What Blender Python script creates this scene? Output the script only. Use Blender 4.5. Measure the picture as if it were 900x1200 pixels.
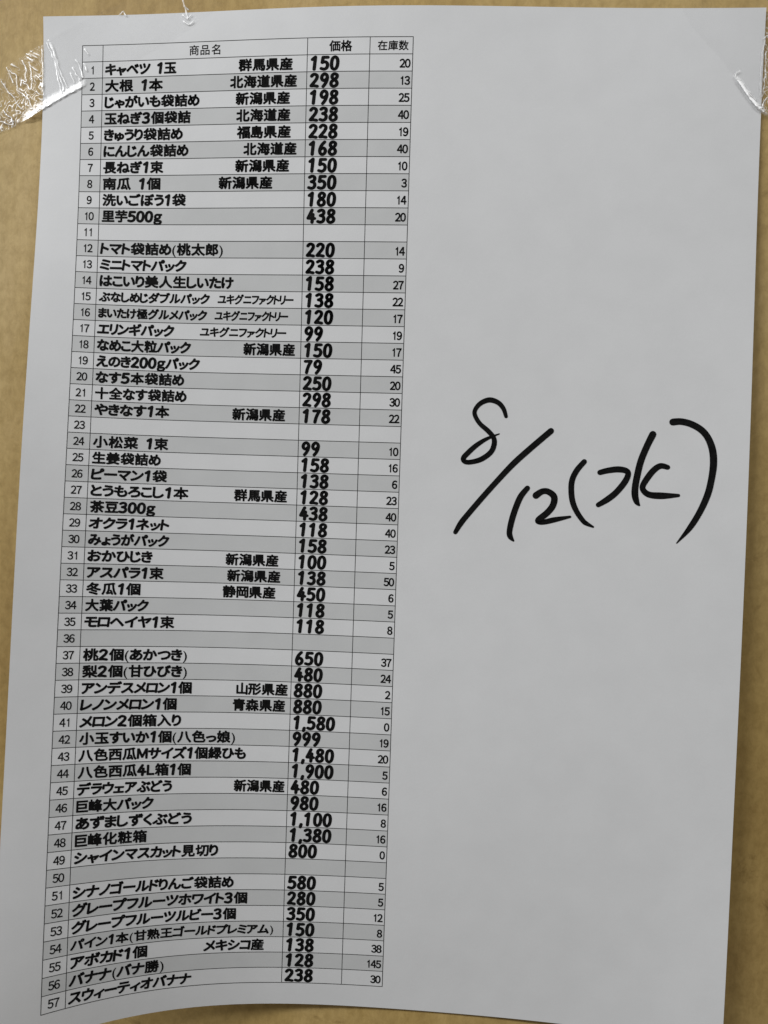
import bpy, math
from mathutils import Matrix, Vector, noise

scene = bpy.context.scene
COL = scene.collection
for o in list(bpy.data.objects):
    bpy.data.objects.remove(o, do_unlink=True)

# ---------------------------------------------------------------- camera (metres; wall is the plane y = 0, its room side is -y)
cam_data = bpy.data.cameras.new("camera")
cam = bpy.data.objects.new("camera", cam_data)
COL.objects.link(cam)
cam_data.sensor_fit = 'VERTICAL'
cam_data.sensor_height = 36.0
cam_data.lens = 901.0 * 36.0 / 1200.0
cam_data.clip_start = 0.01
cam_data.clip_end = 50.0
CAM_M = [[0.9969789, -0.0319538, 0.0707958], [0.0718871, 0.0344026, -0.9968193], [0.0294166, 0.9988971, 0.0365958]]
CAM_LOC = [0.122587, -0.228837, -0.137505]
cam.matrix_world = Matrix.Translation(CAM_LOC) @ Matrix(CAM_M).to_4x4()
scene.camera = cam

# ---------------------------------------------------------------- world: even light of the room
world = bpy.data.worlds.new("World")
scene.world = world
world.use_nodes = True
bg = world.node_tree.nodes["Background"]
bg.inputs[0].default_value = (1.0, 0.94, 0.87, 1)
bg.inputs[1].default_value = 0.13

# ---------------------------------------------------------------- ceiling tubes
def tube(name, loc, target, length, width, power, color):
    d = bpy.data.lights.new(name, 'AREA')
    d.shape = 'RECTANGLE'
    d.size, d.size_y = length, width
    d.energy = power
    d.color = color
    o = bpy.data.objects.new(name, d)
    COL.objects.link(o)
    o.location = loc
    z = -(Vector(target) - Vector(loc)).normalized()
    x = Vector((1, 0, 0)); x = (x - z * x.dot(z)).normalized()
    o.matrix_world = Matrix.Translation(loc) @ Matrix((x, z.cross(x), z)).transposed().to_4x4()
    return o
TARGET = (0.10, 0, -0.12)
tube("ceiling_tube", (-0.95, -0.70, 0.80), TARGET, 1.2, 0.26, 20.5, (0.98, 0.99, 1.0))
tube("ceiling_tube", (0.85, -0.90, 1.00), TARGET, 1.2, 0.22, 6.5, (0.98, 0.99, 1.0))

scene.view_settings.view_transform = 'Standard'
scene.view_settings.look = 'None'
scene.view_settings.exposure = 0.0
scene.view_settings.gamma = 1.0

# ---------------------------------------------------------------- materials
def new_mat(name):
    m = bpy.data.materials.new(name)
    m.use_nodes = True
    nt = m.node_tree
    return m, nt, nt.nodes["Principled BSDF"]

def node(nt, kind, **kw):
    n = nt.nodes.new(kind)
    for k, v in kw.items():
        if k in n.inputs: n.inputs[k].default_value = v
        else: setattr(n, k, v)
    return n

def ramp(nt, fac, stops):
    r = nt.nodes.new('ShaderNodeValToRGB')
    e = r.color_ramp.elements
    while len(e) < len(stops): e.new(0.5)
    for i, (p, c) in enumerate(stops):
        e[i].position = p
        e[i].color = (c[0], c[1], c[2], 1)
    nt.links.new(fac, r.inputs[0])
    return r.outputs[0]

def mapped(nt, scale):
    tc = nt.nodes.new('ShaderNodeTexCoord')
    mp = nt.nodes.new('ShaderNodeMapping')
    mp.inputs['Scale'].default_value = scale
    nt.links.new(tc.outputs['Object'], mp.inputs[0])
    return mp.outputs[0]

def noise_tex(nt, vec, scale, detail=4, rough=0.55, dist=0.0):
    n = node(nt, 'ShaderNodeTexNoise', Scale=scale, Detail=detail, Roughness=rough, Distortion=dist)
    nt.links.new(vec, n.inputs['Vector'])
    return n.outputs['Fac']

def mix(nt, kind, fac, a, b):
    m = nt.nodes.new('ShaderNodeMix')
    m.data_type = 'RGBA'; m.blend_type = kind
    if isinstance(fac, float): m.inputs[0].default_value = fac
    else: nt.links.new(fac, m.inputs[0])
    nt.links.new(a, m.inputs[6]); nt.links.new(b, m.inputs[7])
    return m.outputs[2]

def paper_material(name, base, tone):
    m, nt, p = new_mat(name)
    v = mapped(nt, (1, 1, 1))
    a = ramp(nt, noise_tex(nt, v, 90, 3, 0.5), [(0.3, [c * (1 - tone) for c in base]), (0.7, [min(c * (1 + tone), 0.95) for c in base])])
    b = ramp(nt, noise_tex(nt, v, 2600, 2, 0.6), [(0.3, (0.975,) * 3), (0.7, (1.0,) * 3)])
    nt.links.new(mix(nt, 'MULTIPLY', 1.0, a, b), p.inputs['Base Color'])
    p.inputs['Roughness'].default_value = 0.75
    p.inputs['Specular IOR Level'].default_value = 0.25
    bump = node(nt, 'ShaderNodeBump', Strength=0.10, Distance=0.0004)
    nt.links.new(noise_tex(nt, v, 160, 5, 0.6), bump.inputs['Height'])
    nt.links.new(bump.outputs[0], p.inputs['Normal'])
    return m
M_PAPER = paper_material("office_paper", (0.80, 0.81, 0.82), 0.02)
M_GREY = paper_material("grey_print", (0.66, 0.672, 0.675), 0.03)

def ink_material(name, c, rough):
    m, nt, p = new_mat(name)
    v = mapped(nt, (1, 1, 1))
    nt.links.new(ramp(nt, noise_tex(nt, v, 900, 3), [(0.35, (c,) * 3), (0.7, (c * 1.7,) * 3)]), p.inputs['Base Color'])
    p.inputs['Roughness'].default_value = rough
    p.inputs['Specular IOR Level'].default_value = 0.08
    return m
M_INK = ink_material("black_toner", 0.006, 0.75)
M_THIN = ink_material("thin_toner", 0.009, 0.6)
M_RULE = ink_material("rule_toner", 0.015, 0.7)
M_PEN = ink_material("marker_ink", 0.007, 0.5)

def wall_material():
    m, nt, p = new_mat("worn_plywood")
    v = mapped(nt, (1, 1, 1))
    grain = mapped(nt, (1, 1, 0.09))
    broad = ramp(nt, noise_tex(nt, mapped(nt, (1, 1, 0.6)), 20, 5, 0.6, 0.6), [(0.25, (0.44, 0.310, 0.125)), (0.5, (0.56, 0.420, 0.178)), (0.75, (0.64, 0.495, 0.245))])
    warm = ramp(nt, noise_tex(nt, v, 5.5, 2, 0.5), [(0.35, (0.94, 0.87, 0.72)), (0.65, (1.02, 1.0, 1.0))])
    broad = mix(nt, 'MULTIPLY', 1.0, broad, warm)
    streak = ramp(nt, noise_tex(nt, grain, 120, 5, 0.65, 0.3), [(0.3, (0.88, 0.865, 0.84)), (0.7, (1.04, 1.04, 1.04))])
    speck = ramp(nt, noise_tex(nt, mapped(nt, (1, 1, 0.75)), 330, 6, 0.75, 0.3), [(0.3, (0.78, 0.75, 0.69)), (0.6, (1.05, 1.05, 1.06))])
    stain = ramp(nt, noise_tex(nt, v, 55, 6, 0.72, 1.2), [(0.25, (0.45, 0.39, 0.31)), (0.40, (1, 1, 1))])
    c = mix(nt, 'MULTIPLY', 1.0, broad, streak)
    c = mix(nt, 'MULTIPLY', 1.0, c, speck)
    c = mix(nt, 'MULTIPLY', 0.9, c, stain)
    nt.links.new(c, p.inputs['Base Color'])
    p.inputs['Roughness'].default_value = 0.6
    p.inputs['Specular IOR Level'].default_value = 0.3
    bump = node(nt, 'ShaderNodeBump', Strength=0.25, Distance=0.0006)
    nt.links.new(noise_tex(nt, mapped(nt, (1, 1, 0.3)), 320, 5, 0.65), bump.inputs['Height'])
    nt.links.new(bump.outputs[0], p.inputs['Normal'])
    return m
M_WALL = wall_material()

def tape_material():
    m = bpy.data.materials.new("clear_tape_film")
    m.use_nodes = True
    nt = m.node_tree
    nt.nodes.clear()
    out = nt.nodes.new('ShaderNodeOutputMaterial')
    tr = nt.nodes.new('ShaderNodeBsdfTransparent'); tr.inputs[0].default_value = (1, 1, 1, 1)
    gl = nt.nodes.new('ShaderNodeBsdfGlossy'); gl.inputs['Roughness'].default_value = 0.22
    fr = nt.nodes.new('ShaderNodeFresnel')
    geo = nt.nodes.new('ShaderNodeNewGeometry')
    ior = node(nt, 'ShaderNodeMapRange'); ior.inputs['To Min'].default_value = 1.27; ior.inputs['To Max'].default_value = 1 / 1.27   # a thin film reflects alike from both sides
    nt.links.new(geo.outputs['Backfacing'], ior.inputs['Value']); nt.links.new(ior.outputs[0], fr.inputs[0])
    film = nt.nodes.new('ShaderNodeMixShader')
    nt.links.new(fr.outputs[0], film.inputs[0]); nt.links.new(tr.outputs[0], film.inputs[1]); nt.links.new(gl.outputs[0], film.inputs[2])
    # folds whitened; highlights on folds and lifted edges painted in as white too
    dif = nt.nodes.new('ShaderNodeBsdfDiffuse'); dif.inputs[0].default_value = (0.92, 0.92, 0.92, 1)
    frost = nt.nodes.new('ShaderNodeBsdfGlossy'); frost.inputs['Roughness'].default_value = 0.42
    white = nt.nodes.new('ShaderNodeMixShader'); white.inputs[0].default_value = 0.5
    nt.links.new(dif.outputs[0], white.inputs[1]); nt.links.new(frost.outputs[0], white.inputs[2])
    at = node(nt, 'ShaderNodeAttribute', attribute_name='crease_glint')
    mx = nt.nodes.new('ShaderNodeMixShader')
    nt.links.new(at.outputs['Fac'], mx.inputs[0]); nt.links.new(film.outputs[0], mx.inputs[1]); nt.links.new(white.outputs[0], mx.inputs[2])
    nt.links.new(mx.outputs[0], out.inputs[0])
    return m
M_TAPE = tape_material()

# ---------------------------------------------------------------- measurements (mm on the A4 sheet; u right, v down)
ROWS = [  # number, item, where from, price, in stock; each text with its left and right edge on the sheet in mm
    (1, ('キャベツ 1玉', 19.46, 41.46), ('群馬県産', 60.14, 76.36), '150', '20'),
    (2, ('大根 1本', 19.46, 37.44), ('北海道県産', 57.71, 77.71), '298', '13'),
    (3, ('じゃがいも袋詰め', 19.46, 48.68), ('新潟県産', 59.5, 75.77), '198', '25'),
    (4, ('玉ねぎ3個袋詰', 19.46, 46.09), ('北海道産', 59.75, 75.97), '238', '40'),
    (5, ('きゅうり袋詰め', 19.46, 43.76), ('福島県産', 60.02, 76.21), '228', '19'),
    (6, ('にんじん袋詰め', 19.46, 45.56), ('北海道産', 62.08, 78.03), '168', '40'),
    (7, ('長ねぎ1束', 19.46, 38.01), ('新潟県産', 59.7, 75.93), '150', '10'),
    (8, ('南瓜 1個', 19.46, 37.21), ('新潟県産', 54.78, 71.04), '350', '3'),
    (9, ('洗いごぼう1袋', 19.46, 45.01), None, '180', '14'),
    (10, ('里芋500g', 19.46, 37.83), None, '438', '20'),
    (11, None, None, None, None),
    (12, ('トマト袋詰め(桃太郎)', 19.46, 56.65), None, '220', '14'),
    (13, ('ミニトマトパック', 19.46, 45.46), None, '238', '9'),
    (14, ('はこいり美人生しいたけ', 19.46, 59.88), None, '158', '27'),
    (15, ('ぶなしめじダブルパック', 19.46, 52.71), ('ユキグニファクトリー', 55.24, 78.02), '138', '22'),
    (16, ('まいたけ極グルメパック', 19.46, 51.99), ('ユキグニファクトリー', 54.39, 76.52), '120', '17'),
    (17, ('エリンギパック', 19.46, 42.18), ('ユキグニファクトリー', 50.03, 76.07), '99', '19'),
    (18, ('なめこ大粒パック', 19.46, 47.31), ('新潟県産', 63.17, 78.82), '150', '17'),
    (19, ('えのき200gパック', 19.46, 50.13), None, '79', '45'),
    (20, ('なす5本袋詰め', 19.46, 45.63), None, '250', '20'),
    (21, ('十全なす袋詰め', 19.46, 46.48), None, '298', '30'),
    (22, ('やきなす1本', 19.46, 41.52), ('新潟県産', 60.29, 76.35), '178', '22'),
    (23, None, None, None, None),
    (24, ('小松菜 1束', 19.46, 41.53), None, '99', '10'),
    (25, ('生姜袋詰め', 19.46, 39.42), None, '158', '16'),
    (26, ('ピーマン1袋', 19.46, 41.45), None, '138', '6'),
    (27, ('とうもろこし1本', 19.46, 48.02), ('群馬県産', 61.49, 77.59), '128', '23'),
    (28, ('茶豆300g', 19.46, 38.34), None, '438', '40'),
    (29, ('オクラ1ネット', 19.46, 42.62), None, '118', '40'),
    (30, ('みょうがパック', 19.46, 42.65), None, '158', '23'),
    (31, ('おかひじき', 19.46, 38.09), ('新潟県産', 59.59, 75.59), '100', '5'),
    (32, ('アスパラ1束', 19.46, 41.56), ('新潟県産', 60.21, 76.31), '138', '50'),
    (33, ('冬瓜1個', 19.46, 35.01), ('静岡県産', 59.02, 74.99), '450', '6'),
    (34, ('大葉パック', 19.46, 37.42), None, '118', '5'),
    (35, ('モロヘイヤ1束', 19.46, 45.22), None, '118', '8'),
    (36, None, None, None, None),
    (37, ('桃2個(あかつき)', 19.46, 49.41), None, '650', '37'),
    (38, ('梨2個(甘ひびき)', 19.46, 49.58), None, '480', '24'),
    (39, ('アンデスメロン1個', 19.46, 51.01), ('山形県産', 64.11, 79.63), '880', '2'),
    (40, ('レノンメロン1個', 19.46, 46.77), ('青森県産', 63.18, 78.99), '880', '15'),
    (41, ('メロン2個箱入り', 19.46, 48.21), None, '1,580', '0'),
    (42, ('小玉すいか1個(八色っ娘)', 19.46, 64.47), None, '999', '19'),
    (43, ('八色西瓜Mサイズ1個緑ひも', 19.46, 67.69), None, '1,480', '20'),
    (44, ('八色西瓜4L箱1個', 19.46, 51.61), None, '1,900', '5'),
    (45, ('デラウェアぶどう', 19.46, 46.24), ('新潟県産', 64.32, 79.61), '480', '6'),
    (46, ('巨峰大パック', 19.46, 41.0), None, '980', '16'),
    (47, ('あずましずくぶどう', 19.46, 52.35), None, '1,100', '8'),
    (48, ('巨峰化粧箱', 19.46, 39.53), None, '1,380', '16'),
    (49, ('シャインマスカット見切り', 19.46, 60.39), None, '800', '0'),
    (50, None, None, None, None),
    (51, ('シナノゴールドりんご袋詰め', 19.46, 65.3), None, '580', '5'),
    (52, ('グレープフルーツホワイト3個', 19.46, 69.52), None, '280', '5'),
    (53, ('グレープフルーツルビー3個', 19.46, 66.31), None, '350', '12'),
    (54, ('パイン1本(甘熟王ゴールドプレミアム)', 19.46, 77.7), None, '150', '8'),
    (55, ('アボカド1個', 19.46, 40.79), ('メキシコ産', 57.02, 74.89), '138', '38'),
    (56, ('バナナ(バナ勝)', 19.46, 45.74), None, '128', '145'),
    (57, ('スウィーティオバナナ', 19.46, 53.62), None, '238', '30'),
]
PEN = [  # the marker strokes: (u, v, width) in mm
    [(141.57, 116.63, 0.91), (140.75, 114.43, 1.11), (139.2, 112.73, 1.22), (136.71, 111.95, 1.32), (134.28, 112.84, 1.22), (132.71, 114.61, 1.11), (132.53, 116.35, 1.11), (134.01, 118.8, 1.11), (136.56, 120.97, 1.22), (138.22, 122.91, 1.22), (138.44, 124.89, 1.32), (137.54, 127.16, 1.32), (134.9, 129.23, 1.32), (131.95, 130.16, 1.22), (130.21, 130.11, 1.22), (129.67, 129.13, 1.32), (130.86, 127.59, 1.32), (133.26, 125.28, 1.22), (136.16, 123.31, 0.91), (139.8, 121.73, 0.3)],
    [(154.59, 120.52, 1.52), (149.04, 125.61, 1.52), (144.31, 130.2, 1.52), (140.07, 135.06, 1.42), (135.8, 140.21, 1.42), (131.52, 145.63, 1.42), (129.62, 148.23, 1.42), (128.11, 150.96, 1.11)],
    [(148.52, 137.29, 1.32), (146.66, 139.84, 1.52), (145.32, 143.38, 1.52), (144.37, 146.92, 1.52), (143.85, 150.2, 1.42), (144.16, 151.69, 1.32), (145.09, 152.8, 0.51)],
    [(151.05, 139.35, 1.72), (152.71, 138.15, 1.52), (154.42, 138.09, 1.52), (156.23, 139.52, 1.62), (156.03, 142.01, 1.62), (154.42, 144.31, 1.62), (152.06, 146.38, 1.52), (152.33, 147.02, 1.32), (153.79, 146.97, 1.32), (156.69, 146.21, 1.32), (161.02, 145.21, 0.61)],
    [(164.38, 129.14, 1.32), (162.41, 131.66, 1.42), (161.21, 134.41, 1.42), (161.04, 137.38, 1.42), (161.57, 140.83, 1.42), (162.9, 143.76, 1.32), (164.68, 146.17, 1.22), (165.68, 146.97, 1.11), (167.64, 147.89, 0.51)],
    [(168.93, 132.11, 1.32), (171.06, 131.5, 1.42), (173.92, 131.07, 1.52), (176.22, 131.4, 1.42), (176.84, 132.46, 1.42), (175.97, 134.69, 1.52), (173.71, 137.71, 1.52), (171.4, 139.76, 1.52), (168.83, 141.47, 1.22)],
    [(183.26, 120.79, 1.72), (181.74, 124.25, 1.62), (180.25, 128.44, 1.62), (179.45, 132.38, 1.62), (178.97, 135.82, 1.62), (178.98, 138.27, 1.62), (179.53, 140.22, 1.32), (180.29, 141.17, 0.51)],
    [(187.75, 130.08, 1.22), (185.75, 129.74, 1.42), (183.91, 131.02, 1.52), (182.11, 133.52, 1.52), (181.02, 135.76, 1.42), (181.55, 137.21, 1.42), (183.25, 138.13, 1.52), (186.57, 138.26, 1.62), (191.04, 138.02, 0.81)],
    [(188.66, 117.14, 1.72), (190.92, 116.94, 1.62), (193.77, 117.6, 1.62), (196.66, 119.22, 1.62), (198.62, 121.59, 1.62), (199.92, 124.95, 1.72), (200.3, 128.82, 1.72), (199.9, 133.2, 1.62), (199.0, 137.6, 1.62), (197.08, 142.53, 1.52), (194.46, 147.25, 1.32), (191.11, 151.63, 0.3)],
]
LEFT_UPPER = [(-21.78, 25.07), (-16.44, 20.54), (-12.99, 17.02), (-12.22, 14.75), (-7.97, 12.02), (-4.26, 10.04), (-0.56, 8.32), (2.07, 6.59), (12.82, 1.22), (23.76, -3.11), (31.24, -6.96), (38.43, -10.8)]
LEFT_LOWER = [(-21.66, 36.53), (-16.28, 34.76), (-11.99, 33.75), (-9.32, 32.49), (-7.2, 31.23), (-4.53, 30.23), (-0.82, 28.22), (4.98, 24.97), (11.56, 21.74), (20.7, 17.3), (30.31, 12.89), (37.53, 9.23), (45.97, 4.37), (54.58, -1.68)]
RIGHT_LOWER = [(181.82, -7.66), (186.13, -0.51), (188.96, 4.96), (193.16, 9.73), (198.09, 14.98), (202.33, 20.69), (206.32, 26.16), (209.27, 29.49), (212.42, 31.87), (218.89, 35.91)]
RIGHT_UPPER = [(196.74, -15.61), (202.88, -8.48), (207.86, -1.37), (211.62, 4.54), (216.53, 10.46), (220.22, 15.19), (226.34, 22.28)]
LEFT_CREASES = [
    [(1.28, 7.34), (2.93, 11.12), (4.05, 15.15), (5.16, 18.68), (6.53, 22.21)],
    [(2.09, 8.1), (3.46, 11.63), (4.58, 15.15), (5.95, 18.43), (7.58, 21.46)],
    [(0.77, 8.33), (2.68, 12.12), (3.79, 15.65), (4.64, 19.43), (5.75, 23.21)],
    [(10.11, 13.45), (11.47, 15.97), (12.3, 18.73)],
    [(8.31, 17.2), (9.68, 20.22)],
    [(9.08, 15.7), (11.26, 19.48)],
    [(12.7, 10.22), (13.78, 11.98)],
    [(12.5, 14.47), (13.59, 16.74)],
    [(-0.8, 10.08), (-0.48, 14.35), (-0.41, 19.39), (-0.09, 23.68)],
    [(-7.16, 13.03), (-5.79, 15.57), (-6.03, 17.58), (-5.74, 19.35), (-7.35, 18.83), (-7.33, 20.6)],
    [(-5.02, 13.56), (-4.17, 16.84), (-4.11, 21.63), (-5.73, 20.11), (-6.81, 19.6)],
    [(-11.13, 16.02), (-8.97, 17.81), (-8.65, 21.6), (-6.5, 23.14), (-5.41, 24.66)],
    [(-12.21, 15.0), (-10.57, 18.05), (-10.02, 19.57)],
    [(-2.56, 17.61), (-0.95, 19.14)],
    [(-4.47, 14.82), (-2.05, 16.35)],
    [(-13.77, 19.04), (-12.69, 20.31), (-11.32, 22.6), (-9.7, 23.62), (-8.6, 26.16), (-7.24, 27.43)],
    [(-12.87, 27.66), (-12.05, 29.18), (-10.43, 29.95), (-9.87, 31.98)],
    [(-13.64, 30.95), (-11.21, 31.98), (-9.86, 32.24)],
    [(-5.42, 23.65), (-4.6, 25.42), (-3.5, 27.7)],
    [(-2.5, 22.4), (-1.16, 23.42), (-0.09, 23.68)],
    [(-6.66, 10.52), (-4.24, 12.05)],
    [(-5.87, 9.77), (-3.99, 10.55)],
    [(43.0, -1.84), (44.38, 2.38)],
    [(41.91, -4.82), (43.27, -1.34), (44.32, -0.34)],
    [(42.8, 1.12), (44.11, 2.13), (45.38, 1.15)],
    [(43.09, 2.85), (44.41, 3.86), (45.94, 3.14)],
    [(23.3, 0.36), (24.32, -0.62), (25.13, 0.64)],
    [(25.93, 16.59), (30.32, 13.39), (36.26, 10.71)],  # faint reflection on the film, drawn in as a whitened crease
]
RIGHT_CREASES = [
    [(209.97, 9.21), (209.46, 13.21), (209.19, 17.44), (209.3, 24.99)],
    [(210.37, 12.75), (210.35, 17.45), (210.16, 23.35), (209.79, 25.47)],
    [(209.52, 9.44), (210.41, 8.52), (211.38, 9.47)],
    [(209.93, 28.54), (210.53, 26.42), (211.64, 25.25)],
    [(209.24, 28.78), (210.45, 29.73), (210.11, 27.36)],
    [(201.84, 20.21), (203.15, 18.1)],
    [(206.01, 24.5), (208.2, 26.41)],
]
COLUMNS = [12.29, 18.66, 80.53, 98.69, 111.06]
TOP, PITCH = 8.815, 4.8495
CURL_TERMS = [(0, 0), (0, 1), (0, 2), (0, 3), (0, 4), (0, 5), (0, 6), (1, 0), (1, 1), (1, 2), (1, 3), (1, 4), (1, 5), (1, 6), (2, 0), (2, 1), (2, 2), (2, 3), (2, 4), (2, 5), (2, 6), (3, 0), (3, 1), (3, 2), (3, 3), (3, 4), (3, 5), (3, 6), (4, 0), (4, 1), (4, 2), (4, 3), (4, 4), (4, 5), (5, 0), (5, 1), (5, 2), (5, 3), (5, 4), (6, 0), (6, 1), (6, 2), (6, 3), (7, 0), (7, 1), (7, 2)]
CURL = [[-0.0, 0.3248, 0.1677, 0.0789, 0.0125, -0.0099, -0.0025, -0.828, -1.3596, -0.4442, -0.1557, -0.0389, -0.0079, 0.0235, 0.6067, 0.9672, 0.348, 0.1341, 0.0975, 0.0143, -0.017, -0.3701, -0.5242, -0.2377, -0.0962, -0.0858, -0.0312, 0.0168, 0.1297, 0.1599, 0.0831, 0.0484, 0.0514, 0.0181, -0.0204, -0.027, -0.0123, -0.0161, -0.0154, -0.0196, -0.0274, -0.0144, -0.0, 0.0125, 0.0201, 0.0086], [0.0, -0.3506, -0.0347, 0.0061, -0.019, -0.0054, 0.0042, 0.452, 0.4538, 0.062, -0.0058, 0.0377, 0.0081, -0.0097, -0.0565, -0.2611, 0.0067, -0.0121, -0.0403, -0.0024, 0.0083, 0.0587, 0.1071, 0.025, 0.0133, 0.0274, 0.0031, -0.0059, -0.0245, -0.012, -0.0055, -0.012, -0.015, -0.0038, 0.0088, -0.0189, -0.0012, 0.0116, 0.0088, -0.0046, -0.0086, -0.0029, -0.0095, -0.0001, 0.0127, 0.0028], [5.5141, 4.5377, 0.4782, -0.1967, -0.1033, -0.0426, -0.0047, -4.6464, -6.0966, -1.5661, -0.0126, -0.11, 0.0334, 0.0454, 3.829, 5.7196, 0.1809, -0.0066, 0.637, -0.0472, -0.1234, -1.1419, -1.1382, 0.1902, -0.2083, -0.2761, 0.0445, -0.0134, 0.3335, 0.0565, 0.1738, 0.0842, 0.1035, -0.0966, 0.0733, 0.1738, 0.0429, -0.0048, 0.0053, -0.1063, -0.0549, -0.0555, -0.0021, 0.0146, -0.0217, -0.0131]]


# ---------------------------------------------------------------- the hanging sheet as a surface
def cheb(x, n):
    t = [1.0, x]
    for _ in range(2, n): t.append(2 * x * t[-1] - t[-2])
    return t
def surf(u, v):
    a = cheb(u / 105.0 - 1, 10); b = cheb(v / 148.5 - 1, 10)
    x, y, h = u, v, 0.0
    for (i, j), cx, cy, ch in zip(CURL_TERMS, *CURL):
        w = a[i] * b[j]
        x += cx * w; y += cy * w; h += ch * w
    return Vector((x, -h, -y)) * 0.001
def sheet_point(u, v, lift=0.0):
    """Point on the curled sheet, lift in mm along its normal."""
    p = surf(u, v)
    if lift:
        n = (surf(u + 0.3, v) - p).cross(surf(u, v + 0.3) - p).normalized()   # towards the room
        if n.y > 0: n = -n
        p = p + n * lift * 0.001
    return p

ORIGIN = Vector((0.105, 0.0, -0.2970))
def link(name, verts, faces, mats, parent=None, face_mat=None, smooth=False, base=ORIGIN):
    me = bpy.data.meshes.new(name)
    me.from_pydata([tuple(Vector(v) - base) for v in verts], [], faces)
    for m in (mats if isinstance(mats, (list, tuple)) else [mats]): me.materials.append(m)
    if face_mat: me.polygons.foreach_set('material_index', face_mat)
    if smooth: me.polygons.foreach_set('use_smooth', [True] * len(faces))
    me.update()
    o = bpy.data.objects.new(name, me)
    COL.objects.link(o)
    if parent: o.parent = parent
    else: o.location = base
    return o

# ---------------------------------------------------------------- setting: the wall
def build_wall():
    X0, X1, Z0, Z1, T = -0.60, 0.80, -0.80, 0.50, 0.018
    n = 14
    verts, faces = [], []
    for y in (0.0, T):
        for j in range(n + 1):
            for i in range(n + 1):
                verts.append((X0 + (X1 - X0) * i / n, y, Z0 + (Z1 - Z0) * j / n))
    k = (n + 1) ** 2
    for j in range(n):
        for i in range(n):
            a = j * (n + 1) + i
            faces.append((a, a + 1, a + n + 2, a + n + 1))
            faces.append((k + a, k + a + n + 1, k + a + n + 2, k + a + 1))
    for i in range(n):
        faces.append((i, k + i, k + i + 1, i + 1))
        t = n * (n + 1) + i
        faces.append((t, t + 1, k + t + 1, k + t))
        l = i * (n + 1)
        faces.append((l, l + n + 1, k + l + n + 1, k + l))
        r = l + n
        faces.append((r, k + r, k + r + n + 1, r + n + 1))
    o = link("wall", verts, faces, M_WALL, base=Vector((0, 0, 0)))
    o["kind"] = "structure"
build_wall()

# ---------------------------------------------------------------- the price list
root = bpy.data.objects.new("price_list", None)
COL.objects.link(root)
root.location = ORIGIN
root.empty_display_size = 0.02
root["label"] = "white printed price list of produce with a handwritten date, taped to the wall"
root["category"] = "price list"

def build_sheet():
    nu, nv = 84, 120
    verts, faces = [], []
    for lift in (0.0, -0.1):
        for j in range(nv + 1):
            for i in range(nu + 1):
                verts.append(sheet_point(210 * i / nu, 297 * j / nv, lift))
    k = (nu + 1) * (nv + 1)
    for j in range(nv):
        for i in range(nu):
            a = j * (nu + 1) + i
            faces.append((a, a + nu + 1, a + nu + 2, a + 1))
            faces.append((k + a, k + a + 1, k + a + nu + 2, k + a + nu + 1))
    def side(idx, flip):
        b = len(verts)
        verts.extend([verts[i] for i in idx] + [verts[k + i] for i in idx])
        for q in range(len(idx) - 1):
            f = (b + q, b + q + 1, b + len(idx) + q + 1, b + len(idx) + q)
            faces.append(f[::-1] if flip else f)
    side([i for i in range(nu + 1)], False)
    side([nv * (nu + 1) + i for i in range(nu + 1)], True)
    side([j * (nu + 1) for j in range(nv + 1)], True)
    side([j * (nu + 1) + nu for j in range(nv + 1)], False)
    o = link("sheet", verts, faces, M_PAPER, root)
    flags = [i < 2 * nu * nv for i in range(len(faces))]
    o.data.polygons.foreach_set('use_smooth', flags)
build_sheet()

# lifts in mm above the paper: cell fill, rules, lettering
L_FILL, L_RULE, L_INK, L_PEN = 0.02, 0.04, 0.06, 0.06

class Flat:
    """Collects flat shapes in sheet coordinates, then lays them on the curled paper."""
    def __init__(self): self.v, self.f, self.m = [], [], []
    def strip(self, u0, v0, u1, v1, lift, mat, nu=1, nv=1):
        b = len(self.v)
        for j in range(nv + 1):
            for i in range(nu + 1):
                self.v.append((u0 + (u1 - u0) * i / nu, v0 + (v1 - v0) * j / nv, lift))
        for j in range(nv):
            for i in range(nu):
                a = b + j * (nu + 1) + i
                self.f.append((a, a + nu + 1, a + nu + 2, a + 1)); self.m.append(mat)
    def add(self, pts, faces, lift, mat=0):
        b = len(self.v)
        self.v += [(u, v, lift) for u, v in pts]
        self.f += [tuple(b + i for i in f) for f in faces]
        self.m += [mat] * len(faces)
    def disc(self, u, v, r, lift, mat=0, n=10):
        self.add([(u + r * math.cos(2 * math.pi * i / n), v + r * math.sin(2 * math.pi * i / n)) for i in range(n)], [tuple(reversed(range(n)))], lift, mat)
    def stroke(self, pts, lift, mat=0, aspect=1.0):
        """pts: (u, v, width); a brush line with round joints; aspect > 1 is a brush wider than tall."""
        pts = [(u / aspect, v, w) for u, v, w in pts]
        start = len(self.v)
        for (a, b, w), (c, d, x) in zip(pts, pts[1:]):
            l = math.hypot(c - a, d - b)
            if l < 1e-6: continue
            nx, ny = -(d - b) / l, (c - a) / l
            self.add([(a + nx * w / 2, b + ny * w / 2), (a - nx * w / 2, b - ny * w / 2), (c - nx * x / 2, d - ny * x / 2), (c + nx * x / 2, d + ny * x / 2)], [(0, 1, 2, 3)], lift, mat)
        for a, b, w in pts: self.disc(a, b, w / 2, lift, mat)
        for i in range(start, len(self.v)):
            u, v, l = self.v[i]; self.v[i] = (u * aspect, v, l)
    def build(self, name, mats, parent):
        return link(name, [sheet_point(u, v, l) for u, v, l in self.v], self.f, mats, parent, self.m, smooth=True)

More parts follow.
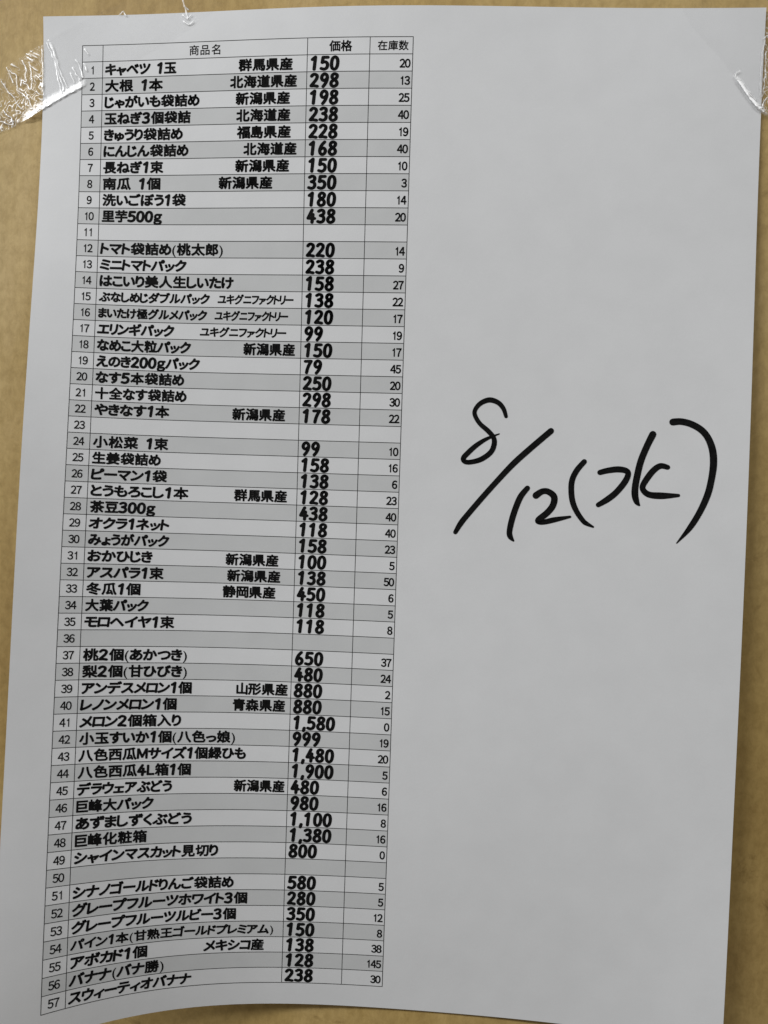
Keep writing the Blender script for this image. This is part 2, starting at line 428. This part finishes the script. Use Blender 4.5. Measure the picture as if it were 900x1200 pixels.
# ---------------------------------------------------------------- lettering
GLYPHS = {}
def glyph(ch):
    """Outline of one character, filled: (points, faces, x0, x1) in em."""
    if ch not in GLYPHS:
        cu = bpy.data.curves.new('glyph', 'FONT')
        cu.body = ch
        cu.resolution_u = 3
        o = bpy.data.objects.new('glyph', cu)
        COL.objects.link(o)
        bpy.context.view_layer.update()
        ev = o.evaluated_get(bpy.context.evaluated_depsgraph_get())
        me = ev.to_mesh()
        pts = [(v.co.x, v.co.y) for v in me.vertices]
        faces = [tuple(p.vertices) for p in me.polygons]
        ev.to_mesh_clear()
        bpy.data.objects.remove(o, do_unlink=True)
        bpy.data.curves.remove(cu)
        xs = [p[0] for p in pts]
        GLYPHS[ch] = (pts, faces, min(xs), max(xs))
    return GLYPHS[ch]

def smooth_line(pts, n=5):
    out = []
    for i in range(len(pts) - 1):
        p0, p1, p2, p3 = pts[max(i - 1, 0)], pts[i], pts[i + 1], pts[min(i + 2, len(pts) - 1)]
        for k in range(n):
            t = k / n
            out.append(tuple(0.5 * (2 * b + (c - a) * t + (2 * a - 5 * b + 4 * c - d) * t * t + (3 * b - a - 3 * c + d) * t ** 3) for a, b, c, d in zip(p0, p1, p2, p3)))
    out.append(tuple(pts[-1]))
    return out

# brush-lettered figures: strokes as (smooth?, points) in a box 0.60 wide and 1 high, y up
FIGURES = {
    '1': [(0, [(0.10, 0.76), (0.32, 0.93)]), (0, [(0.32, 0.91), (0.28, 0.08)])],
    '2': [(1, [(0.07, 0.78), (0.17, 0.89), (0.32, 0.91), (0.47, 0.83), (0.49, 0.68), (0.40, 0.50), (0.24, 0.31), (0.08, 0.12)]), (0, [(0.08, 0.11), (0.30, 0.12), (0.55, 0.08)])],
    '3': [(1, [(0.09, 0.84), (0.25, 0.92), (0.44, 0.88), (0.49, 0.74), (0.42, 0.61), (0.24, 0.54)]), (1, [(0.24, 0.54), (0.43, 0.49), (0.52, 0.33), (0.46, 0.15), (0.28, 0.08), (0.07, 0.13)])],
    '4': [(0, [(0.33, 0.92), (0.06, 0.36), (0.56, 0.34)]), (0, [(0.42, 0.62), (0.38, 0.07)])],
    '5': [(0, [(0.52, 0.90), (0.15, 0.90), (0.11, 0.54)]), (1, [(0.11, 0.54), (0.28, 0.59), (0.46, 0.52), (0.53, 0.34), (0.45, 0.15), (0.27, 0.08), (0.06, 0.13)])],
    '6': [(1, [(0.42, 0.93), (0.25, 0.76), (0.12, 0.52), (0.09, 0.30), (0.17, 0.12), (0.32, 0.07), (0.47, 0.16), (0.52, 0.32), (0.44, 0.47), (0.29, 0.51), (0.14, 0.42)])],
    '7': [(0, [(0.08, 0.88), (0.53, 0.90)]), (1, [(0.53, 0.90), (0.38, 0.62), (0.28, 0.34), (0.23, 0.07)])],
    '8': [(1, [(0.32, 0.53), (0.15, 0.64), (0.12, 0.79), (0.22, 0.91), (0.36, 0.92), (0.49, 0.84), (0.48, 0.68), (0.31, 0.53), (0.12, 0.40), (0.07, 0.24), (0.16, 0.10), (0.32, 0.07), (0.48, 0.14), (0.53, 0.28), (0.46, 0.42), (0.31, 0.53)])],
    '9': [(1, [(0.47, 0.60), (0.34, 0.48), (0.18, 0.50), (0.09, 0.64), (0.13, 0.82), (0.28, 0.93), (0.44, 0.87), (0.52, 0.70), (0.48, 0.44), (0.37, 0.22), (0.24, 0.06)])],
    '0': [(1, [(0.31, 0.92), (0.16, 0.85), (0.08, 0.65), (0.07, 0.38), (0.13, 0.16), (0.29, 0.07), (0.44, 0.14), (0.52, 0.34), (0.53, 0.62), (0.45, 0.84), (0.31, 0.92)])],
    ',': [(0, [(0.12, 0.12), (0.07, -0.08)])],
}
FIG_W = {',': 0.24, '1': 0.52}
WIDE = {c: chr(ord(c) + 0xFEE0) for c in '0123456789gML'}     # gothic figures and letters
def figure(fl, ch, u, v_base, height, width, pen, lift, slant=0.05, aspect=1.0):
    for curved, pts in FIGURES[ch]:
        q = smooth_line(pts) if curved else pts
        fl.stroke([(u + (x + (y - 0.5) * slant) * width / 0.60, v_base - y * height, pen) for x, y in q], lift, 0, aspect)

def plain_one():
    w = 0.068
    return ([(0.30, 0.0), (0.30 + w, 0.0), (0.30 + w, 0.735), (0.30 + w * 0.3, 0.735), (0.30, 0.66), (0.16, 0.585), (0.16, 0.52), (0.30, 0.575)],
            [(0, 1, 2, 3, 4, 7), (4, 5, 6, 7)], 0.13, 0.40)
GLYPHS['\uff11'] = plain_one()

def is_kanji(ch): return '\u3400' <= ch <= '\u9fff'
def dilated(fl, pts, faces, r, lift):
    """A bolder letter: the outline filled again at eight small offsets."""
    if r <= 0:
        fl.add(pts, faces, lift); return
    for k in range(8):
        a = 2 * math.pi * (k + 0.5) / 8
        fl.add([(u + r * math.cos(a), v + r * math.sin(a)) for u, v in pts], faces, lift)
    fl.add(pts, faces, lift)

GAP = 0.05
SMALL = 'ャュョッァィゥェォゃゅょっ'
def measure(text):
    w = 0.0
    for ch in text:
        if ch == ' ': w += 0.50
        elif ch in FIGURES: w += FIG_W.get(ch, 0.60) + GAP
        else:
            _, _, a, b = glyph(WIDE.get(ch, ch))
            w += (b - a) + (0.10 if is_kanji(ch) else 0.12 if ch in '()' else 0.09)
    return w
def brush_text(fl, text, u0, u1, v_mid, size=3.85, weight=1.0):
    """Bold brush lettering from u0 to u1, centred on v_mid."""
    sx = (u1 - u0) / measure(text)
    u = u0
    for ch in text:
        if ch == ' ': u += 0.50 * sx; continue
        if ch in FIGURES:
            w = FIG_W.get(ch, 0.60)
            figure(fl, ch, u + (0.04 if ch == '1' else 0.02) * sx, v_mid + 0.44 * size, 0.86 * size, 0.56 * sx, 0.195 * size * weight, L_INK, 0.05, 1.15)
            u += (w + GAP) * sx; continue
        pts, faces, a, b = glyph(WIDE.get(ch, ch))
        pad = 0.10 if is_kanji(ch) else 0.12 if ch in '()' else 0.09
        r = (0.168 if is_kanji(ch) else 0.04 if ch in '()' else 0.20) * weight * size / 3.85
        kana = not is_kanji(ch) and ch not in '()'
        sy = size * (0.97 if kana else 0.96)
        lean = 0.11 if '\u30a0' <= ch <= '\u30ff' else 0.02 if kana else 0.0
        if ch in SMALL: sy *= 0.85
        dilated(fl, [(u + (x - a + pad / 2) * sx + (y - 0.38) * lean * size, v_mid - (y - 0.38) * sy + (0.06 * size if ch in SMALL else 0)) for x, y in pts], faces, r, L_INK)
        u += (b - a + pad) * sx
def plain_text(fl, text, u, v_mid, size, align, r=0.0, sx=1.0, mid=0.36):
    """Thin gothic lettering; align 'c' or 'r'. Figures keep one even pitch."""
    pos, w = [], 0.0
    for ch in text:
        pts, faces, a, b = glyph(WIDE.get(ch, ch))
        adv = 0.56 if ch.isdigit() else 1.03
        pos.append((w + (adv - (b - a)) / 2 - a)); w += adv
    u -= w * size * sx * (0.5 if align == 'c' else 1.0)
    for ch, x0 in zip(text, pos):
        pts, faces, a, b = glyph(WIDE.get(ch, ch))
        dilated(fl, [(u + (x0 + x) * size * sx, v_mid - (y - mid) * size) for x, y in pts], faces, r, L_INK)

# ---------------------------------------------------------------- the printed grid, row by row
C0, C1, C2, C3, C4 = COLUMNS
RULE = 0.19
def row_base(name, v, fill, last=False):
    fl = Flat()
    fl.strip(C0, v, C4, v + PITCH, L_FILL, 0, 44, 2)
    fl.strip(C0 - RULE / 2, v - RULE / 2, C4 + RULE / 2, v + RULE / 2, L_RULE, 1, 44, 1)
    if last: fl.strip(C0 - RULE / 2, v + PITCH - RULE / 2, C4 + RULE / 2, v + PITCH + RULE / 2, L_RULE, 1, 44, 1)
    for c in COLUMNS:
        fl.strip(c - RULE / 2, v + RULE / 2, c + RULE / 2, v + PITCH - RULE / 2, L_RULE, 1, 1, 2)
    return fl.build(name, [fill, M_RULE], root)

head = row_base("header_row", TOP, M_PAPER)
vm = TOP + PITCH / 2
for text, u, size, r in (("商品名", 50.0, 3.2, 0.03), ("価格", 90.2, 3.3, 0.09), ("在庫数", 105.35, 2.95, 0.05)):
    fl = Flat(); plain_text(fl, text, u, vm, size, 'c', r, mid=0.38); fl.build("column_heading", M_THIN, head)

for num, item, place, cost, stock in ROWS:
    v = TOP + PITCH * num
    vm = v + PITCH / 2
    row = row_base("table_row", v, M_GREY if num % 2 == 0 else M_PAPER, num == 57)
    fl = Flat(); plain_text(fl, str(num), (C0 + C1) / 2 + 0.05, vm + 0.1, 3.15, 'c', 0.07, 0.86); fl.build("row_number", M_THIN, row)
    if item:
        small = num in (15, 16, 54)
        fl = Flat(); brush_text(fl, item[0], item[1], item[2], vm, 3.35 if small else 3.85, 0.97 if small else 1.0); fl.build("item_name", M_INK, row)
    if place:
        small = num in (15, 16, 17)
        fl = Flat(); brush_text(fl, place[0], place[1], place[2], vm, 3.2 if small else 3.85, 0.78 if small else 1.0); fl.build("place_of_origin", M_INK, row)
    if cost:
        fl = Flat()
        u = C2 + 1.1
        for ch in cost:
            figure(fl, ch, u, vm + 2.08, 4.12, 2.3, 0.89, L_INK, 0.05, 1.16)
            u += 1.3 if ch == ',' else 2.9
        fl.build("price", M_INK, row)
    if stock:
        fl = Flat(); plain_text(fl, stock, C4 - 0.6, vm + 0.25, 3.15, 'r', 0.10, 0.86); fl.build("stock_count", M_THIN, row)

fl = Flat()
for s in PEN: fl.stroke([(u, v, w * 1.17) for u, v, w in smooth_line(s, 6)], L_PEN)
o = fl.build("handwritten_date", M_PEN, root)
o["label"] = "date written by hand in black marker"

# ---------------------------------------------------------------- clear tape
def paper_height(x, y):
    """Height (mm) of what the tape lies on at wall position x, y (mm, y down)."""
    xc, yc = min(max(x, 0.0), 210.0), min(max(y, 0.0), 297.0)
    d = math.hypot(x - xc, (y - yc) * 0.1)
    h = -surf(xc, yc).y * 1000
    return 0.1 + (h - 0.1) * math.exp(-(d / 5.0) ** 2)
def seg_dist(px, py, line):
    best = 1e9
    for (a, b), (c, d) in zip(line, line[1:]):
        dx, dy = c - a, d - b
        t = max(0.0, min(1.0, ((px - a) * dx + (py - b) * dy) / (dx * dx + dy * dy + 1e-12)))
        q = math.hypot(px - a - t * dx, py - b - t * dy)
        if q < best: best = q
    return best
def along(line, t):
    ls = [math.hypot(c - a, d - b) for (a, b), (c, d) in zip(line, line[1:])]
    s = t * sum(ls)
    for (p, q), l in zip(zip(line, line[1:]), ls):
        if s <= l or q is line[-1]:
            k = min(s / l, 1.0)
            return p[0] + (q[0] - p[0]) * k, p[1] + (q[1] - p[1]) * k
        s -= l
def smoothstep(a, b, x):
    t = max(0.0, min(1.0, (x - a) / (b - a)))
    return t * t * (3 - 2 * t)

def build_tape(name, upper, lower, creases, nt, ns, extra, label):
    creases = [smooth_line(c, 4) for c in creases]
    boxes = [(min(p[0] for p in c) - 1, max(p[0] for p in c) + 1, min(p[1] for p in c) - 1, max(p[1] for p in c) + 1) for c in creases]
    verts, faces, white_glint = [], [], []
    for i in range(nt + 1):
        a, b = along(upper, i / nt), along(lower, i / nt)
        for j in range(ns + 1):
            s = j / ns
            x, y = a[0] + (b[0] - a[0]) * s, a[1] + (b[1] - a[1]) * s
            h = m = 0.0
            for c, bx in zip(creases, boxes):
                if bx[0] < x < bx[1] and bx[2] < y < bx[3]:
                    jx = x + 0.3 * noise.noise((x * 0.7, y * 0.7, 4.0)); jy = y + 0.3 * noise.noise((x * 0.7, y * 0.7, 9.0))
                    d = seg_dist(jx, jy, c)
                    if d < 1.2:
                        h += 0.16 * math.exp(-(d / 0.20) ** 2)
                        m = max(m, math.exp(-(d / 0.15) ** 2) * (0.8 + 0.6 * noise.noise((x * 0.45, y * 0.45, 2.0))))
            dh, dm = extra(x, y, s, i / nt)
            h += dh
            white_glint.append(max(0.0, min(1.0, max(m, dm))))
            verts.append(Vector((x, -(paper_height(x, y) + 0.18 + h), -y)) * 0.001)
    for i in range(nt):
        for j in range(ns):
            k = i * (ns + 1) + j
            faces.append((k, k + ns + 1, k + ns + 2, k + 1))
    base = Vector((upper[len(upper) // 2][0], 0.0, -upper[len(upper) // 2][1])) * 0.001
    base.y = 0
    o = link(name, verts, faces, M_TAPE, smooth=True, base=base)
    o.data.attributes.new('crease_glint', 'FLOAT', 'POINT').data.foreach_set('value', white_glint)
    o["label"] = label
    o["category"] = "tape"
    o["group"] = "clear tape strips holding up the price list"
    return o

def bubbles(x, y, seed, wx, wy):
    """Outlines of the air pockets under the film: level lines of a wandering field."""
    w = 1.1 * noise.noise((x * 0.55, y * 0.55, seed + 1.0))
    n = noise.noise((x * wx + w * 0.4, y * wy + w * 0.4, seed)) + 0.4 * noise.noise((x * 0.8, y * 0.6, seed + 5.0))
    g = 0.03 + 0.05 * abs(noise.noise((x * 0.4, y * 0.4, seed + 9.0)))
    return max(math.exp(-((n - l) / g) ** 2) for l in (0.0, 0.34, -0.36)), n

def left_extra(x, y, s, t):
    off = smoothstep(0.1, -0.5, x)                      # over the bare wall: air pockets and crumples
    low = 0.25 + 0.75 * smoothstep(0.30, 0.62, s)
    b, n = bubbles(x, y, 7.0, 0.36, 0.24)
    broken = 0.55 + 0.9 * noise.noise((x * 0.6, y * 0.6, 77.0))
    h = off * low * 0.10 * b
    m = off * low * b * broken
    # fine pleats running down to the right
    q = noise.noise((x * 0.22, y * 0.22, 21.0))
    g = noise.noise(((x * 0.5 - y * 0.87) * 1.7, (x * 0.87 + y * 0.5) * 0.16, 30.0))
    k = off * smoothstep(0.0, 0.35, q)
    h += k * 0.04 * g
    m = max(m, k * 0.75 * smoothstep(0.25, 0.6, g))
    # lower edge standing off the surface, its glare painted white in the mask
    if -7.5 < x < 14.0:
        k = smoothstep(-7.5, -5.5, x) * smoothstep(14.0, 11.5, x)
        wob = 0.025 * noise.noise((x * 0.9, 3.0, 0)) + 0.02 * noise.noise((x * 2.6, 8.0, 0))
        start = 0.905 + 0.04 * smoothstep(4.0, 13.0, x) + wob
        h += k * smoothstep(start - 0.06, 1.0, s) * (0.16 + 0.08 * noise.noise((x * 1.2, 0, 0)))
        m = max(m, k * smoothstep(start - 0.10, start + 0.06, s) * (0.70 + 0.75 * noise.noise((x * 1.3, y * 1.3, 5.0))))
        # short pulls rising from that edge
        p = noise.noise(((x * 0.9 - y * 0.35) * 2.4, 4.0, 12.0))
        m = max(m, k * smoothstep(7.0, 9.0, x) * 0.8 * smoothstep(0.2, 0.5, p) * smoothstep(0.72 + 0.1 * q, 0.92, s))
    h += 0.015 * noise.noise((x * 0.5, y * 0.5, 50.0))
    return h, m
def right_extra(x, y, s, t):
    off = smoothstep(209.6, 210.4, x)
    b, n = bubbles(x, y, 17.0, 0.36, 0.24)
    h = off * 0.10 * b
    m = off * b * (0.5 + 0.9 * noise.noise((x * 0.6, y * 0.6, 70.0)))
    # s runs from the upper edge (0) to the lower edge (1)
    k = smoothstep(19.0, 21.5, y) * smoothstep(31.0, 28.0, y)
    wob = 0.03 * noise.noise((y * 0.9, 3.0, 0)) + 0.03 * noise.noise((y * 2.6, 8.0, 0))
    h += k * smoothstep(0.90, 1.0, s) * (0.38 + 0.12 * noise.noise((y * 1.3, 5, 0)))
    m = max(m, k * smoothstep(0.925 + wob, 0.96 + wob, s) * (1.15 + 0.7 * noise.noise((x * 1.4, y * 1.4, 5.0))))  # glare along the lifted lower edge, painted into the white mask
    h += 0.015 * noise.noise((x * 0.5, y * 0.5, 60.0))
    return h, m
build_tape("clear_tape", LEFT_UPPER, LEFT_LOWER, LEFT_CREASES, 500, 140, left_extra, "crinkled clear tape strip across the upper left corner of the price sheet")
build_tape("clear_tape", RIGHT_UPPER, RIGHT_LOWER, RIGHT_CREASES, 320, 120, right_extra, "clear tape strip across the upper right corner of the sheet, away from the table")
